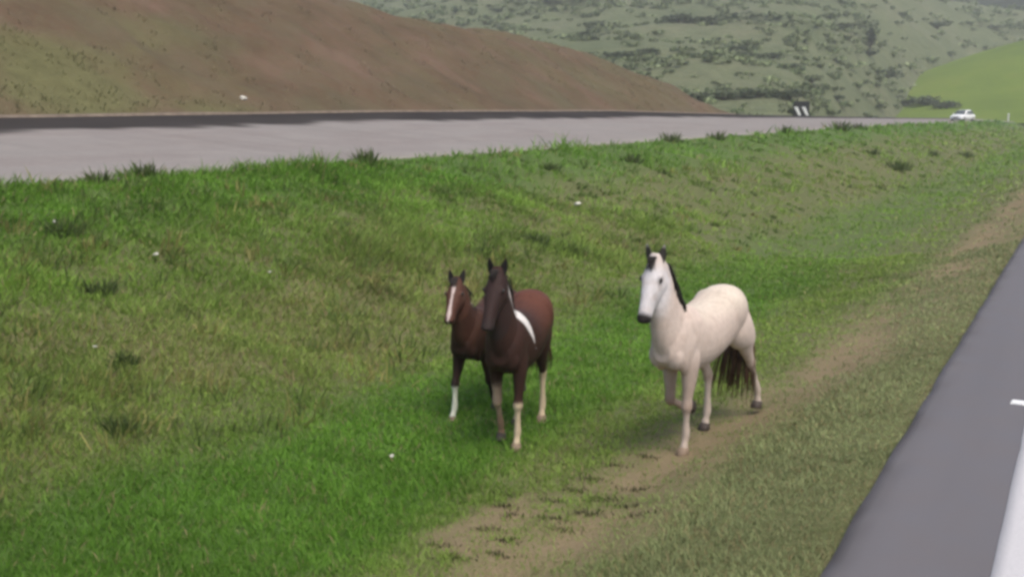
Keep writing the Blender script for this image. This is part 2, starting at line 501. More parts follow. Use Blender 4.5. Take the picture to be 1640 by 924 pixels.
def grass_field(name, n_tuft, per, rmin, rmax, a0, a1, power, hscale, label):
    L, Y, r = sector(n_tuft, rmin, rmax, a0, a1, power)
    Lr = L + shift(Y)
    lush, dry, dirt = zones(L, Y)
    keep = (Lr > ROAD_EDGE + 0.02) & (Lr < OPP_NEAR + 0.12) & (rng.uniform(0, 1, n_tuft) > dirt * 0.93)
    L, Y, r, Lr, lush, dry, dirt = [q[keep] for q in (L, Y, r, Lr, lush, dry, dirt)]
    n = len(L)
    slope = sstep(7.0, 8.5, Lr)
    tall = fbm(L, Y, 1.1, 101)
    rim = np.exp(-((Lr - 14.3) / 0.45) ** 2)
    h = 0.045 + 0.05 * tall + 0.03 * lush + slope * (0.05 + 0.16 * sstep(0.5, 0.8, tall)) + rim * 0.12 * sstep(0.45, 0.75, tall)
    h = h * np.where(dirt > 0.3, 0.55, 1.0) * rng.uniform(0.7, 1.3, n) * hscale
    h *= 1 - 0.35 * sstep(2.2, 1.2, Lr) 
    h = np.maximum(h, r * 0.0035)
    c = OLIVE + (UPPER - OLIVE) * sstep(8.2, 12.0, Lr + 2 * (tall - 0.5))[:, None]
    ve = (1 - sstep(2.0, 3.6, Lr))[:, None]
    c = c * (1 - ve) + VERGE * ve
    c = c * (1 - lush[:, None]) + LUSH * lush[:, None]
    c = c * (1 - 0.3 * dry[:, None]) + STRAW * 0.3 * dry[:, None]
    # far ground reads greyer-green as the grass there is a drier sort
    c = c * (0.70 + 0.62 * fbm(L * 0.35, Y + 0.12 * L, 0.5, 103))[:, None]
    c = c * (0.76 + 0.48 * fbm(L, Y, 2.2, 105))[:, None]
    dk = sstep(0.60, 0.74, fbm(L, Y, 0.8, 107)) * slope * 0.35
    c = c * (1 - dk)[:, None]
    m = n * per
    i = np.repeat(np.arange(n), per)
    sp = (0.02 + 0.25 * h[i] + 0.0012 * r[i])
    bL = L[i] + rng.normal(0, 1, m) * sp; bY = Y[i] + rng.normal(0, 1, m) * sp
    bL = np.maximum(bL, ROAD_EDGE - shift(bY) - 0.01)
    base = np.stack([-bL, bY, ground_z(bL, bY) - 0.008], -1)
    lean = rng.normal(0, 0.62, (m, 2)); lean[:, 0] += 0.22 * slope[i]
    d = np.stack([lean[:, 0], lean[:, 1], np.ones(m)], -1)
    d /= np.linalg.norm(d, axis=1)[:, None]
    ln = h[i] * rng.uniform(0.6, 1.35, m)
    wd = np.maximum(0.006, r[i] * 0.0011) * rng.uniform(0.7, 1.3, m)
    cc = c[i] * rng.uniform(0.75, 1.25, m)[:, None]
    st = rng.uniform(0, 1, m) < (0.05 + 0.10 * dry[i] + 0.05 * ve[i, 0])
    cc[st] = STRAW * rng.uniform(0.7, 1.2, st.sum())[:, None]
    me = blades(name, base, d, ln, wd, cc, rng.uniform(0, 0.9, m), M['blades'])
    o = obj(name, me)
    return tag(o, label, "grass", kind='stuff')

grass_field("verge_grass", 84000, 5, 5.0, 24, -6, 66, 1.75, 1.0, "short mixed green grass covering the ditch and the embankment slope")
grass_field("far_verge_grass", 26000, 5, 23, 190, -2, 64, 1.9, 1.25, "grass farther along the verge and the embankment")

# taller weeds and tussocks on the slope, too many to count
def slope_weeds():
    n = 3600
    L, Y, r = sector(n, 8.5, 70, 4, 62, 1.6)
    Lr = L + shift(Y)
    q = fbm(L, Y, 1.4, 141)
    keep = (Lr > 6.9) & (Lr < 14.2) & (rng.uniform(0, 1, n) < 0.15 + 1.2 * sstep(0.42, 0.66, q) * (1 - 0.5 * sstep(11, 13.5, Lr)))
    L, Y, r, q = L[keep], Y[keep], r[keep], q[keep]
    k = len(L); per = 16; m = k * per; i = np.repeat(np.arange(k), per)
    kind = rng.uniform(0, 1, k)
    near = 1 - sstep(12, 22, Y)
    c = np.where((kind < 0.34 * near + 0.06)[:, None], np.array([[0.27, 0.255, 0.085]]), np.where((kind < 0.68)[:, None], np.array([[0.150, 0.215, 0.058]]), np.array([[0.115, 0.165, 0.044]])))
    c = c * rng.uniform(0.7, 1.25, k)[:, None]
    h = rng.uniform(0.10, 0.30, k) * (0.75 + 0.5 * near)
    sp = 0.045 + 0.22 * h[i]
    off = rng.normal(0, 1, (m, 2)) * sp[:, None]
    bL = L[i] + off[:, 0]; bY = Y[i] + off[:, 1]
    base = np.stack([-bL, bY, ground_z(bL, bY) - 0.01], -1)
    d = np.stack([-off[:, 0] * 2.0 + rng.normal(0.25, .3, m), off[:, 1] * 2.0 + rng.normal(0, .3, m), np.ones(m)], -1)
    d /= np.linalg.norm(d, axis=1)[:, None]
    cc = c[i] * rng.uniform(.7, 1.3, m)[:, None]
    wd = np.maximum(0.010, r[i] * 0.0014) * rng.uniform(.7, 1.5, m)
    me = blades("slope_weeds", base, d, h[i] * rng.uniform(.5, 1.2, m), wd, cc, rng.uniform(0.1, 1, m), M['blades'])
    tag(obj("slope_weeds", me), "rough taller weeds and tussocks over the embankment slope", "weeds", kind='stuff')
slope_weeds()
# ------------------------------------------------------------------ horses
def ring(c, a, b, n=22, p=2.3):
    t = np.linspace(0, 2 * math.pi, n, endpoint=False)
    ct, st = np.cos(t), np.sin(t)
    e = 2.0 / p
    x = np.sign(ct) * np.abs(ct) ** e; y = np.sign(st) * np.abs(st) ** e
    return np.asarray(c)[None, :] + x[:, None] * np.asarray(a)[None, :] + y[:, None] * np.asarray(b)[None, :]

def loft(rings):
    n = len(rings[0]); V = np.concatenate(rings); F = []
    for k in range(len(rings) - 1):
        for i in range(n):
            j = (i + 1) % n
            F.append((k * n + i, k * n + j, (k + 1) * n + j, (k + 1) * n + i))
    F.append(tuple(range(n))[::-1]); F.append(tuple(range((len(rings) - 1) * n, len(rings) * n)))
    return V, F

def unit(v):
    v = np.asarray(v, float); return v / max(np.linalg.norm(v), 1e-9)

def interp_path(P, k):                         # Catmull-Rom through rows of P (positions and radii alike)
    P = np.asarray(P, float); Q = np.vstack([2 * P[0] - P[1], P, 2 * P[-1] - P[-2]]); out = []
    for i in range(1, len(Q) - 2):
        for t in np.linspace(0, 1, k, endpoint=False):
            a, b, c, d = Q[i - 1], Q[i], Q[i + 1], Q[i + 2]
            out.append(0.5 * ((2 * b) + (-a + c) * t + (2 * a - 5 * b + 4 * c - d) * t * t + (-a + 3 * b - 3 * c + d) * t ** 3))
    out.append(P[-1]); return np.array(out)

def tube(rows, k=4, lateral=(0, 1, 0), n=20, p=2.1):
    """rows: x y z half_lateral half_depth; ring planes follow the path"""
    R = interp_path(rows, k); rings = []
    for i, r in enumerate(R):
        t = unit(R[min(i + 1, len(R) - 1)][:3] - R[max(i - 1, 0)][:3])
        la = np.asarray(lateral, float); la = unit(la - t * (la @ t)); de = np.cross(t, la)
        rings.append(ring(r[:3], la * max(r[3], 0.004), de * max(r[4], 0.004), n, p))
    return loft(rings)

def ellipsoid(c, ax, ay, az, n=14):
    th = np.linspace(0.12, math.pi - 0.12, n)
    return loft([ring(np.asarray(c) + np.asarray(az) * math.cos(t), np.asarray(ax) * math.sin(t), np.asarray(ay) * math.sin(t), 18, 2.0) for t in th])

FRONT = dict(top=(0.43, 1.08), elbow=(0.40, 0.85), fore=0.40, cannon=0.27, past=0.135)
HIND = dict(hip=(-0.46, 1.14), stifle=(-0.30, 0.88), gask=0.42, cannon=0.38, past=0.135)

def step(p, ang, ln):                           # ang: degrees forward of straight down
    a = math.radians(ang); return (p[0] + math.sin(a) * ln, p[1] - math.cos(a) * ln)

def front_leg(y, a):
    """a = (shoulder shift, forearm, cannon, pastern)"""
    top = FRONT['top']; el = (FRONT['elbow'][0] + a[0], FRONT['elbow'][1] + abs(a[0]) * 0.15)
    kn = step(el, a[1], FRONT['fore']); fe = step(kn, a[2], FRONT['cannon']); ho = step(fe, a[3], FRONT['past'])
    s = 1 if y > 0 else -1; Y = lambda q: s * q
    mid = lambda p, q, t: (p[0] + (q[0] - p[0]) * t, p[1] + (q[1] - p[1]) * t)
    m1 = mid(el, kn, 0.35); m2 = mid(el, kn, 0.75); c1 = mid(kn, fe, 0.22); c2 = mid(kn, fe, 0.6); p1 = mid(fe, ho, 0.5)
    rows = [(top[0], Y(.10), top[1], .085, .15), (el[0], Y(.135), el[1] + .06, .085, .125), (m1[0], Y(.135), m1[1], .066, .088),
            (m2[0], Y(.13), m2[1], .047, .058), (kn[0], Y(.128), kn[1], .052, .060), (c1[0], Y(.126), c1[1], .033, .043),
            (c2[0], Y(.124), c2[1], .029, .038), (fe[0], Y(.123), fe[1], .038, .046), (p1[0], Y(.122), p1[1], .031, .036),
            (ho[0], Y(.122), ho[1], .042, .048)]
    return rows, dict(knee=kn, fet=fe, cor=ho, ang=a[3], y=Y(.122))

def hind_leg(y, a):
    """a = (stifle shift, gaskin, cannon, pastern); gaskin angle is negative (hock behind)"""
    hip = HIND['hip']; sti = (HIND['stifle'][0] + a[0], HIND['stifle'][1])
    hk = step(sti, a[1], HIND['gask']); fe = step(hk, a[2], HIND['cannon']); ho = step(fe, a[3], HIND['past'])
    s = 1 if y > 0 else -1; Y = lambda q: s * q
    mid = lambda p, q, t: (p[0] + (q[0] - p[0]) * t, p[1] + (q[1] - p[1]) * t)
    g1 = mid(sti, hk, 0.4); g2 = mid(sti, hk, 0.8); c1 = mid(hk, fe, 0.25); c2 = mid(hk, fe, 0.6); p1 = mid(fe, ho, 0.5)
    rows = [(hip[0], Y(.10), hip[1], .13, .22), (mid(hip, sti, .55)[0], Y(.14), mid(hip, sti, .55)[1], .125, .21), (sti[0] - .06, Y(.15), sti[1] - .02, .10, .155),
            (g1[0], Y(.145), g1[1], .068, .095), (g2[0], Y(.135), g2[1], .044, .062), (hk[0], Y(.13), hk[1], .046, .070),
            (c1[0], Y(.128), c1[1], .034, .045), (c2[0], Y(.126), c2[1], .031, .040), (fe[0], Y(.124), fe[1], .039, .048),
            (p1[0], Y(.124), p1[1], .032, .038), (ho[0], Y(.124), ho[1], .044, .05)]
    return rows, dict(knee=hk, fet=fe, cor=ho, ang=a[3], y=Y(.124))

TORSO = [  # x, z centre, half height, half width, squareness
    (-0.78, 1.10, 0.10, 0.07), (-0.735, 1.12, 0.20, 0.15), (-0.64, 1.135, 0.275, 0.225), (-0.50, 1.15, 0.30, 0.262),
    (-0.34, 1.135, 0.315, 0.272), (-0.16, 1.085, 0.315, 0.280), (0.02, 1.05, 0.315, 0.282), (0.18, 1.045, 0.325, 0.268),
    (0.33, 1.075, 0.345, 0.238), (0.46, 1.11, 0.33, 0.215), (0.58, 1.10, 0.275, 0.200), (0.68, 1.07, 0.20, 0.165), (0.75, 1.05, 0.11, 0.10)]

def coat_mat(name):
    k = N(name)
    v = k.coords()
    n = k.noise(26, 5, 0.65, k.coords((1, 1, 0.45)))
    c = k.mix(0.5, k.attr("coat", "Color"), k.mix(1.0, k.attr("coat", "Color"), k.ramp(n, [(0.3, 0.72), (0.7, 1.18)]), 'MULTIPLY'))
    k.bump(k.noise(160, 3, 0.6, v), 0.12, 0.004)
    k.base(c, 0.66, 0.16)
    return k.m

M['coat'] = coat_mat("horse_coat")
M['hoof'] = plain("horn_hoof", (0.055, 0.042, 0.034), 0.6, 0.3, 0.25, 30)
M['hoof_pale'] = plain("pale_horn_hoof", (0.20, 0.145, 0.10), 0.6, 0.3, 0.25, 30)
M['eye'] = plain("dark_wet_eye", (0.012, 0.008, 0.006), 0.12, 0.5, 0.1, 40)
M['mane_black'] = plain("black_horse_hair", (0.016, 0.012, 0.010), 0.6, 0.25, 0.4, 20)
M['mane_brown'] = plain("dark_brown_horse_hair", (0.105, 0.058, 0.034), 0.75, 0.25, 0.45, 14)
M['mane_white'] = plain("white_horse_hair", (0.55, 0.50, 0.44), 0.65, 0.25, 0.2, 14)
M['nostril'] = plain("nostril_dark", (0.008, 0.006, 0.006), 0.7, 0.2, 0.1, 40)

def strands(name, roots, paths, width, mat, parent, curl=0.01, n=5):
    """each lock of hair: a tapered flat ribbon; paths[i] is a list of points"""
    V, F = [], []
    for P in paths:
        P = np.asarray(P, float); m = len(P); b = len(V)
        t = unit(P[-1] - P[0]); s = unit(np.cross(t, (random.uniform(-1, 1), random.uniform(-1, 1), random.uniform(-.3, .3))))
        nn = unit(np.cross(t, s))
        for i, q in enumerate(P):
            w = width * (1 - 0.85 * (i / (m - 1)) ** 1.5)
            V += [q - s * w, q + nn * w * 0.5, q + s * w, q - nn * w * 0.5]
        for i in range(m - 1):
            for j in range(4):
                F.append((b + i * 4 + j, b + i * 4 + (j + 1) % 4, b + i * 4 + 4 + (j + 1) % 4, b + i * 4 + 4 + j))
        F.append((b + 3, b + 2, b + 1, b)); F.append((b + m * 4 - 4, b + m * 4 - 3, b + m * 4 - 2, b + m * 4 - 1))
    return obj(name, new_mesh(name, V, F, mat, True), parent)

def make_horse(name, label, loc, heading, scale, pose, coat, mane, tail_mat, group, pitch=0.0, roll=0.0):
    slim = pose.get('slim', 1.0)
    """heading: world angle of the nose direction (radians from +X)"""
    root = empty(name)
    parts = []
    T = []
    for (x, zc, hh, hw) in TORSO:
        T.append((x, 0, zc + hh * (1 - slim) * 0.5, hw * slim, hh * (1 + slim) / 2))
    T = interp_path(T, 3)
    parts.append(loft([ring(r[:3], (0, max(r[3], .01), 0), (0, 0, max(r[4], .01)), 28, 2.25) for r in T]))
    # neck
    pw = np.array(pose['poll'], float)                      # poll position
    hd_yaw, hd_pitch = math.radians(pose['head_yaw']), math.radians(pose['head_pitch'])
    d = np.array([math.cos(hd_pitch) * math.cos(hd_yaw), math.cos(hd_pitch) * math.sin(hd_yaw), -math.sin(hd_pitch)])
    lat = unit(np.cross((0, 0, 1), d)); nrm = np.cross(d, lat)       # nrm: out of the forehead
    nb = np.array([0.52, 0, 1.16])
    mid1 = nb + (pw - nb) * 0.36 + np.array([0.035, 0, -0.02]); mid2 = nb + (pw - nb) * 0.72 + np.array([0.02, 0, 0.015])
    neck_rows = [(0.36, 0, 1.12, .17, .30), (*nb, .165, .275), (*mid1, .125, .205), (*mid2, .092, .150), (*(pw - d * 0.0 - nrm * 0.05 + np.array([0.0, 0, -0.03])), .078, .112)]
    parts.append(tube(neck_rows, 5, n=24, p=2.1))
    NR = interp_path(neck_rows, 8)
    # head: straight profile along the forehead
    H = [(-0.06, .060, .055), (0.0, .096, .076), (.07, .122, .092), (.15, .142, .102), (.22, .143, .101), (.29, .125, .088), (.36, .100, .071), (.43, .083, .061), (.50, .074, .060), (.545, .068, .062), (.575, .052, .052), (.592, .025, .028)]
    HR = interp_path([(s, dp, w, 0, 0) for s, dp, w in H], 3)
    rings = []
    prof = lambda s: 0.012 * math.sin(min(max(s, 0) / .6, 1) * math.pi)
    for s, dp, w, _, _ in HR:
        c = pw + d * s + nrm * (0.055 + prof(s) - dp - 0.10 * max(s, 0) * 0.0)
        rings.append(ring(c, lat * w, nrm * dp, 22, 2.35))
    parts.append(loft(rings))
    # muscles that catch the light: shoulders, breast, cheeks, brow ridges
    for s in (-1, 1):
        parts.append(ellipsoid((0.50, s * .125, 1.05), (.13, 0, .05), (0, .085, 0), (-.06, 0, .25)))
        parts.append(ellipsoid((0.655, s * .085, 0.985), (.075, 0, 0), (0, .095, 0), (0, 0, .125)))
        parts.append(ellipsoid((-0.40, s * .165, 1.20), (.20, 0, 0), (0, .11, 0), (0, 0, .20)))
        parts.append(ellipsoid(pw + d * .185 + lat * s * .078 + nrm * -.10, d * .085, lat * .03, nrm * .075))
        parts.append(ellipsoid(pw + d * .175 + lat * s * .083 + nrm * .005, d * .045, lat * .022, nrm * .028))
        parts.append(ellipsoid(pw + d * .555 + lat * s * .036 + nrm * -.008, d * .034, lat * .022, nrm * .026))
    legs = []
    for nm, fn, y in (('FL', front_leg, 1), ('FR', front_leg, -1), ('HL', hind_leg, 1), ('HR', hind_leg, -1)):
        rows, info = fn(y, pose[nm]); parts.append(tube(rows, 4, n=18)); legs.append((nm, rows, info))
    V, F, o = [], [], 0
    for v, f in parts:
        V.append(v); F += [tuple(i + o for i in q) for q in f]; o += len(v)
    V = np.concatenate(V)
    # neck and head sway sideways as a smooth bend
    tmp = obj("horse_tmp", new_mesh("horse_tmp", V, F))
    bm = bmesh.new(); bm.from_mesh(tmp.data); bmesh.ops.recalc_face_normals(bm, faces=bm.faces[:]); bm.to_mesh(tmp.data); bm.free()
    md = tmp.modifiers.new("r", 'REMESH'); md.mode = 'VOXEL'; md.voxel_size = 0.0125; md.use_smooth_shade = True
    sm = tmp.modifiers.new("s", 'SMOOTH'); sm.factor = 0.5; sm.iterations = 7
    bpy.context.view_layer.update()
    ev = tmp.evaluated_get(bpy.context.evaluated_depsgraph_get())
    me = bpy.data.meshes.new_from_object(ev); me.name = "body"
    bpy.data.objects.remove(tmp, do_unlink=True)
    P = np.empty(len(me.vertices) * 3, dtype=np.float32); me.vertices.foreach_get("co", P); P = P.reshape(-1, 3).astype(float)
    # where on the horse each vertex is
    hs = (P - pw) @ d; hl = (P - pw) @ lat; hn = (P - pw) @ nrm
    headm = (hs > -0.02) & (hs < 0.7) & (np.abs(hl) < 0.16) & (hn > -0.30) & (hn < 0.12)
    legid = np.full(len(P), -1); legt = np.zeros(len(P)); best = np.full(len(P), 9.0)
    for li, (nm, rows, info) in enumerate(legs):
        R = interp_path(rows, 6)
        s_knee = 4 if nm[0] == 'F' else 5
        tt = np.linspace(0, len(rows) - 1, len(R))
        for r, t in zip(R, tt):
            dd = np.linalg.norm(P - r[:3], axis=1)
            q = (dd < best) & (P[:, 1] * (1 if nm[1] == 'L' else -1) > -0.02)
            best[q] = dd[q]; legid[q] = li; legt[q] = t - s_knee      # 0 at the knee or hock, positive below
    legm = (best < 0.13) & (P[:, 2] < 0.86)
    info = dict(P=P, hs=hs, hl=hl, hn=hn, head=headm, leg=np.where(legm, legid, -1), legt=legt)
    n1 = np.array([fbm(P[:, 0] + 3, P[:, 2] + P[:, 1], 0.25, 111)])[0]
    info['n'] = n1
    C = coat(info)
    me.materials.clear(); me.materials.append(M['coat'])
    attr_col(me, "coat", C)
    me.polygons.foreach_set("use_smooth", np.ones(len(me.polygons), dtype=bool))
    body = obj("body", me, root)
    # hooves
    for nm, rows, inf in legs:
        c = np.array([inf['cor'][0], inf['y'], inf['cor'][1]]); a = math.radians(inf['ang'])
        dn = np.array([math.sin(a * 0.75), 0, -math.cos(a * 0.75)]) if abs(inf['ang']) > 45 else np.array([0.25, 0, -1.0])
        dn = unit(dn); fw = unit(np.cross((0, 1, 0), dn)) * -1
        if fw[0] < 0 and abs(inf['ang']) < 60: fw = -fw
        rg = [ring(c - dn * .012, (0, .044, 0), fw * .050, 16), ring(c + dn * .02 + fw * .008, (0, .052, 0), fw * .057, 16), ring(c + dn * .062 + fw * .02, (0, .060, 0), fw * .066, 16), ring(c + dn * .068 + fw * .021, (0, .055, 0), fw * .060, 16)]
        hv, hf = loft(rg)
        obj("hoof", new_mesh("hoof", hv, hf, pose.get('hoof_mat', {}).get(nm, M['hoof']), True), root)
    # eyes, nostrils
    for s in (-1, 1):
        ev_, ef = ellipsoid((0, 0, 0), d * .023, lat * .014, nrm * .018, 10)
        obj("eye", new_mesh("eye", ev_ + (pw + d * .18 + lat * s * .101 + nrm * .012), ef, M['eye'], True), root)
        nv, nf = ellipsoid((0, 0, 0), d * .020, lat * .008, nrm * .011, 8)
        obj("nostril", new_mesh("nostril", nv + (pw + d * .552 + lat * s * .053 + nrm * .006), nf, M['nostril'], True), root)
    # ears: hollow leaf shapes
    for s in (-1, 1):
        up_ = unit(-d * 0.75 + nrm * 0.25 + lat * s * 0.24 + np.array([0, 0, .35])); fr = unit(nrm + lat * s * 0.35)
        fr = unit(fr - up_ * (fr @ up_)); sd = np.cross(up_, fr)
        b = pw + d * 0.015 + lat * s * .055 + nrm * .0
        rg = []
        for t, w in ((-.1, .020), (.0, .029), (.25, .037), (.5, .036), (.75, .024), (.93, .010), (1.0, .003)):
            q = np.linspace(0, 2 * math.pi, 16, endpoint=False)
            pts = [b + up_ * (t * .165) + sd * (math.cos(k_) * w) + fr * (math.sin(k_) * w * .55 * (1 if math.sin(k_) < 0 else -0.25)) for k_ in q]
            rg.append(np.array(pts))
        evv, eff = loft(rg)
        em = new_mesh("ear", evv, eff, M['coat'], True)
        inner = np.array([((v - b) @ fr) > -0.007 and 0.0 < ((v - b) @ up_) < .15 for v in evv])
        cc = np.tile(np.array(pose['ear_col'][0]), (len(evv), 1)); cc[inner] = pose['ear_col'][1]
        attr_col(em, "coat", cc)
        obj("ear", em, root)
    # mane down the crest
    cre = []
    for r_i in range(6, len(NR)):
        r = NR[r_i]; t = unit(NR[min(r_i + 1, len(NR) - 1)][:3] - NR[r_i - 1][:3])
        dors = unit(np.cross((0, 1, 0), t)); dors = dors if dors[2] > 0 or dors[0] < 0 else -dors
        if dors[0] > 0: dors = -dors
        cre.append((r[:3] + dors * (r[4] * 0.97), dors, r[3]))
    cre = cre[3:]
    paths = []
    for k_ in range(mane['n']):
        u = random.uniform(mane.get('from', 0.0), 1); i = min(int(u * (len(cre) - 1)), len(cre) - 2); f_ = u * (len(cre) - 1) - i
        p0 = cre[i][0] * (1 - f_) + cre[i + 1][0] * f_; dr = cre[i][1]; hw = cre[i][2]
        s = mane['side'] if random.random() < mane['share'] else -mane['side']
        ln = mane['len'] * random.uniform(0.6, 1.15)
        p0 = p0 + np.array([random.uniform(-.01, .01), random.uniform(-.012, .012), -0.005])
        p1 = p0 + dr * random.uniform(.012, .03) + np.array([random.uniform(-.01, .01), s * .03, .004])
        p2 = p1 + np.array([0, s * (.03 + .25 * hw), -ln * .40]) - dr * .0
        p3 = p2 + np.array([random.uniform(-.03, .03), s * (.012 + .15 * hw), -ln * .6])
        paths.append(interp_path([p0, p1, p2, p3], 3))
    strands("mane", None, paths, 0.013, mane['mat'], root)
    paths = []
    for k_ in range(mane.get('forelock', 26)):
        p0 = pw + d * -.02 + lat * random.uniform(-.03, .03) + nrm * .05
        p1 = p0 + nrm * .028 + d * .03 + lat * random.uniform(-.015, .015)
        p2 = p0 + nrm * .026 + d * random.uniform(.08, .15) + lat * random.uniform(-.035, .035)
        paths.append(interp_path([p0, p1, p2], 3))
    if paths: strands("forelock", None, paths, 0.010, mane.get('fmat', mane['mat']), root)
    # tail
    paths = []
    tl = pose['tail']
    tf = pose.get('tail_full', 1.0)
    for k_ in range(int(120 * tf)):
        a = random.uniform(0, 2 * math.pi); rr = random.uniform(0, 1) ** 0.5
        p0 = np.array([-0.745 + .02 * math.cos(a) * rr, .03 * math.sin(a) * rr, 1.30 + random.uniform(-.02, .03)])
        p1 = p0 + np.array([-.10, .01 * math.sin(a), -.06])
        p2 = p1 + np.array([-.05 + .05 * math.cos(a) * rr, .06 * tf * math.sin(a) * rr + tl[0] * .35, -.32])
        p3 = p2 + np.array([.02 + tl[1] * .5 + .05 * math.cos(a) * rr, .06 * tf * math.sin(a) * rr + tl[0] * .65, -random.uniform(.36, .58) * random.uniform(.8, 1.05) * pose.get('tail_len', 1.0)])
        paths.append(interp_path([p0, p1, p2, p3], 3))
    strands("tail", None, paths, 0.017, tail_mat, root)
    root.scale = (scale,) * 3
    root.location = loc
    root.rotation_euler = (roll, pitch, heading)
    tag(root, label, "horse", group)
    return root, legs

def lerp(C, m, c):
    m = np.clip(np.asarray(m, float), 0, 1)[:, None]
    return C * (1 - m) + np.asarray(c, float)[None, :] * m

def coat_white(I):
    P = I['P']; n = I['n']
    C = np.tile(np.array([0.53, 0.435, 0.375]), (len(P), 1))
    C = lerp(C, sstep(1.15, 1.42, P[:, 2]) * (P[:, 0] < 0.3) * 0.55, (0.58, 0.53, 0.42))  # back and rump top lighter: light from above painted into the coat
    C = lerp(C, sstep(0.55, 0.8, n) * 0.2, (0.52, 0.40, 0.33))
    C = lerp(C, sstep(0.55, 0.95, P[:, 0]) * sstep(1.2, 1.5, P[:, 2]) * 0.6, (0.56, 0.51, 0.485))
    C = lerp(C, I['head'] * 0.85 * sstep(-0.02, 0.14, I['hs']) * sstep(-0.24, -0.12, I['hn']), (0.60, 0.575, 0.58))
    lg = I['leg'] >= 0
    C = lerp(C, sstep(0.52, 0.75, fbm(P[:, 0] * 2 + P[:, 1], P[:, 2] * 1.3, 0.11, 113)) * 0.28, (0.40, 0.30, 0.24))
    C = lerp(C, (P[:, 0] > 0.35) * sstep(1.05, 0.80, P[:, 2]) * 0.45, (0.30, 0.215, 0.165))  # lower chest darker: dirt, plus shade between the forelegs painted in
    C = lerp(C, lg * np.exp(-(I['legt'] / 0.8) ** 2) * (0.35 + 0.5 * n), (0.27, 0.19, 0.14))
    C = lerp(C, lg * sstep(0.6, 1.4, I['legt']) * 0.55, (0.46, 0.385, 0.315))
    C = lerp(C, ((I['leg'] == 1)) * sstep(-2.6, 0, I['legt']) * 0.55, (0.22, 0.14, 0.10))  # right foreleg browned to paint in the shade on its forearm
    C = lerp(C, I['head'] * (I['hn'] > -0.125) * (np.abs(I['hl']) < 0.09) * sstep(0.47, 0.535, I['hs'] + 0.02 * (n - 0.5)), (0.018, 0.015, 0.014))
    C = lerp(C, I['head'] * np.exp(-((I['hs'] - .18) / .035) ** 2 - ((np.abs(I['hl']) - .095) / .03) ** 2 - ((I['hn'] - .01) / .03) ** 2) * 0.8, (0.10, 0.085, 0.08))
    return C

def coat_pinto(I):
    P = I['P']; n = I['n']
    C = np.tile(np.array([0.040, 0.019, 0.014]), (len(P), 1))
    C = lerp(C, sstep(0.25, -0.25, P[:, 0]) * sstep(0.95, 1.2, P[:, 2]) * 0.95, (0.098, 0.036, 0.022))
    C = lerp(C, sstep(0.5, 0.8, n) * 0.3, (0.020, 0.011, 0.009))
    C = lerp(C, I['head'] * 0.7, (0.030, 0.018, 0.017))
    C = lerp(C, I['head'] * sstep(0.40, 0.55, I['hs']) * 0.6, (0.028, 0.021, 0.020))
    # white flash running from the crest down behind the shoulder, left side
    x0 = np.interp(P[:, 2], [0.98, 1.12, 1.30, 1.45, 1.62, 1.82], [0.26, 0.31, 0.40, 0.48, 0.585, 0.67])
    wd = np.interp(P[:, 2], [1.06, 1.14, 1.30, 1.48, 1.70, 1.88], [0.0, 0.03, 0.085, 0.115, 0.105, 0.03])
    m = sstep(1.0, 0.55, np.abs(P[:, 0] - x0 + 0.05 * (n - 0.5)) / np.maximum(wd, 1e-3)) * (P[:, 1] > 0.0) * (P[:, 2] > 1.0) * (~(I['head'] & (I['hn'] > -0.165)))
    C = lerp(C, m, (0.66, 0.63, 0.60))
    for li, t0 in ((0, -0.3), (1, -1.6), (2, -0.4), (3, -0.2)):
        C = lerp(C, (I['leg'] == li) * sstep(t0 - .35, t0 + .25, I['legt'] + 0.5 * (n - .5)), (0.50, 0.40, 0.27) if li != 1 else (0.34, 0.24, 0.165))
    C = lerp(C, (I['leg'] == 1) * sstep(1.2, 2.6, I['legt']) * 0.6, (0.22, 0.12, 0.07))
    return C

def coat_bay(I):
    P = I['P']; n = I['n']
    C = np.tile(np.array([0.046, 0.021, 0.014]), (len(P), 1))
    C = lerp(C, sstep(0.45, 0.8, n) * 0.4, (0.075, 0.032, 0.020))
    C = lerp(C, I['head'] * 0.8, (0.078, 0.034, 0.022))
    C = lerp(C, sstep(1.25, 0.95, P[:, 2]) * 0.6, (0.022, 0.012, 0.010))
    # white blaze down the face, wider above the nose
    w = np.interp(I['hs'], [0.05, 0.12, 0.25, 0.40, 0.50, 0.56], [0.0, 0.024, 0.012, 0.018, 0.026, 0.012])
    C = lerp(C, I['head'] * sstep(1.15, 0.8, np.abs(I['hl']) / np.maximum(w, 1e-3)) * (I['hn'] > -0.05), (0.44, 0.36, 0.33))
    # white patch on the crest
    q = np.exp(-(((P[:, 0] - 0.52) / .13) ** 2 + ((P[:, 2] - 1.60) / .10) ** 2)) * (P[:, 1] > -0.02) * (~I['head'])
    C = lerp(C, sstep(0.42, 0.62, q + 0.2 * (n - .5)), (0.60, 0.52, 0.47))
    for li, t0, cc in ((1, 0.35, (0.55, 0.56, 0.45)), (0, 9, (0, 0, 0)), (2, 9, (0, 0, 0)), (3, 9, (0, 0, 0))):
        C = lerp(C, (I['leg'] == li) * sstep(-1.5, 0.3, I['legt']) * 0.8, (0.016, 0.012, 0.010))
        C = lerp(C, (I['leg'] == li) * sstep(t0 - .3, t0 + .2, I['legt']), cc)
    return C

def place_horse(fn):
    return fn

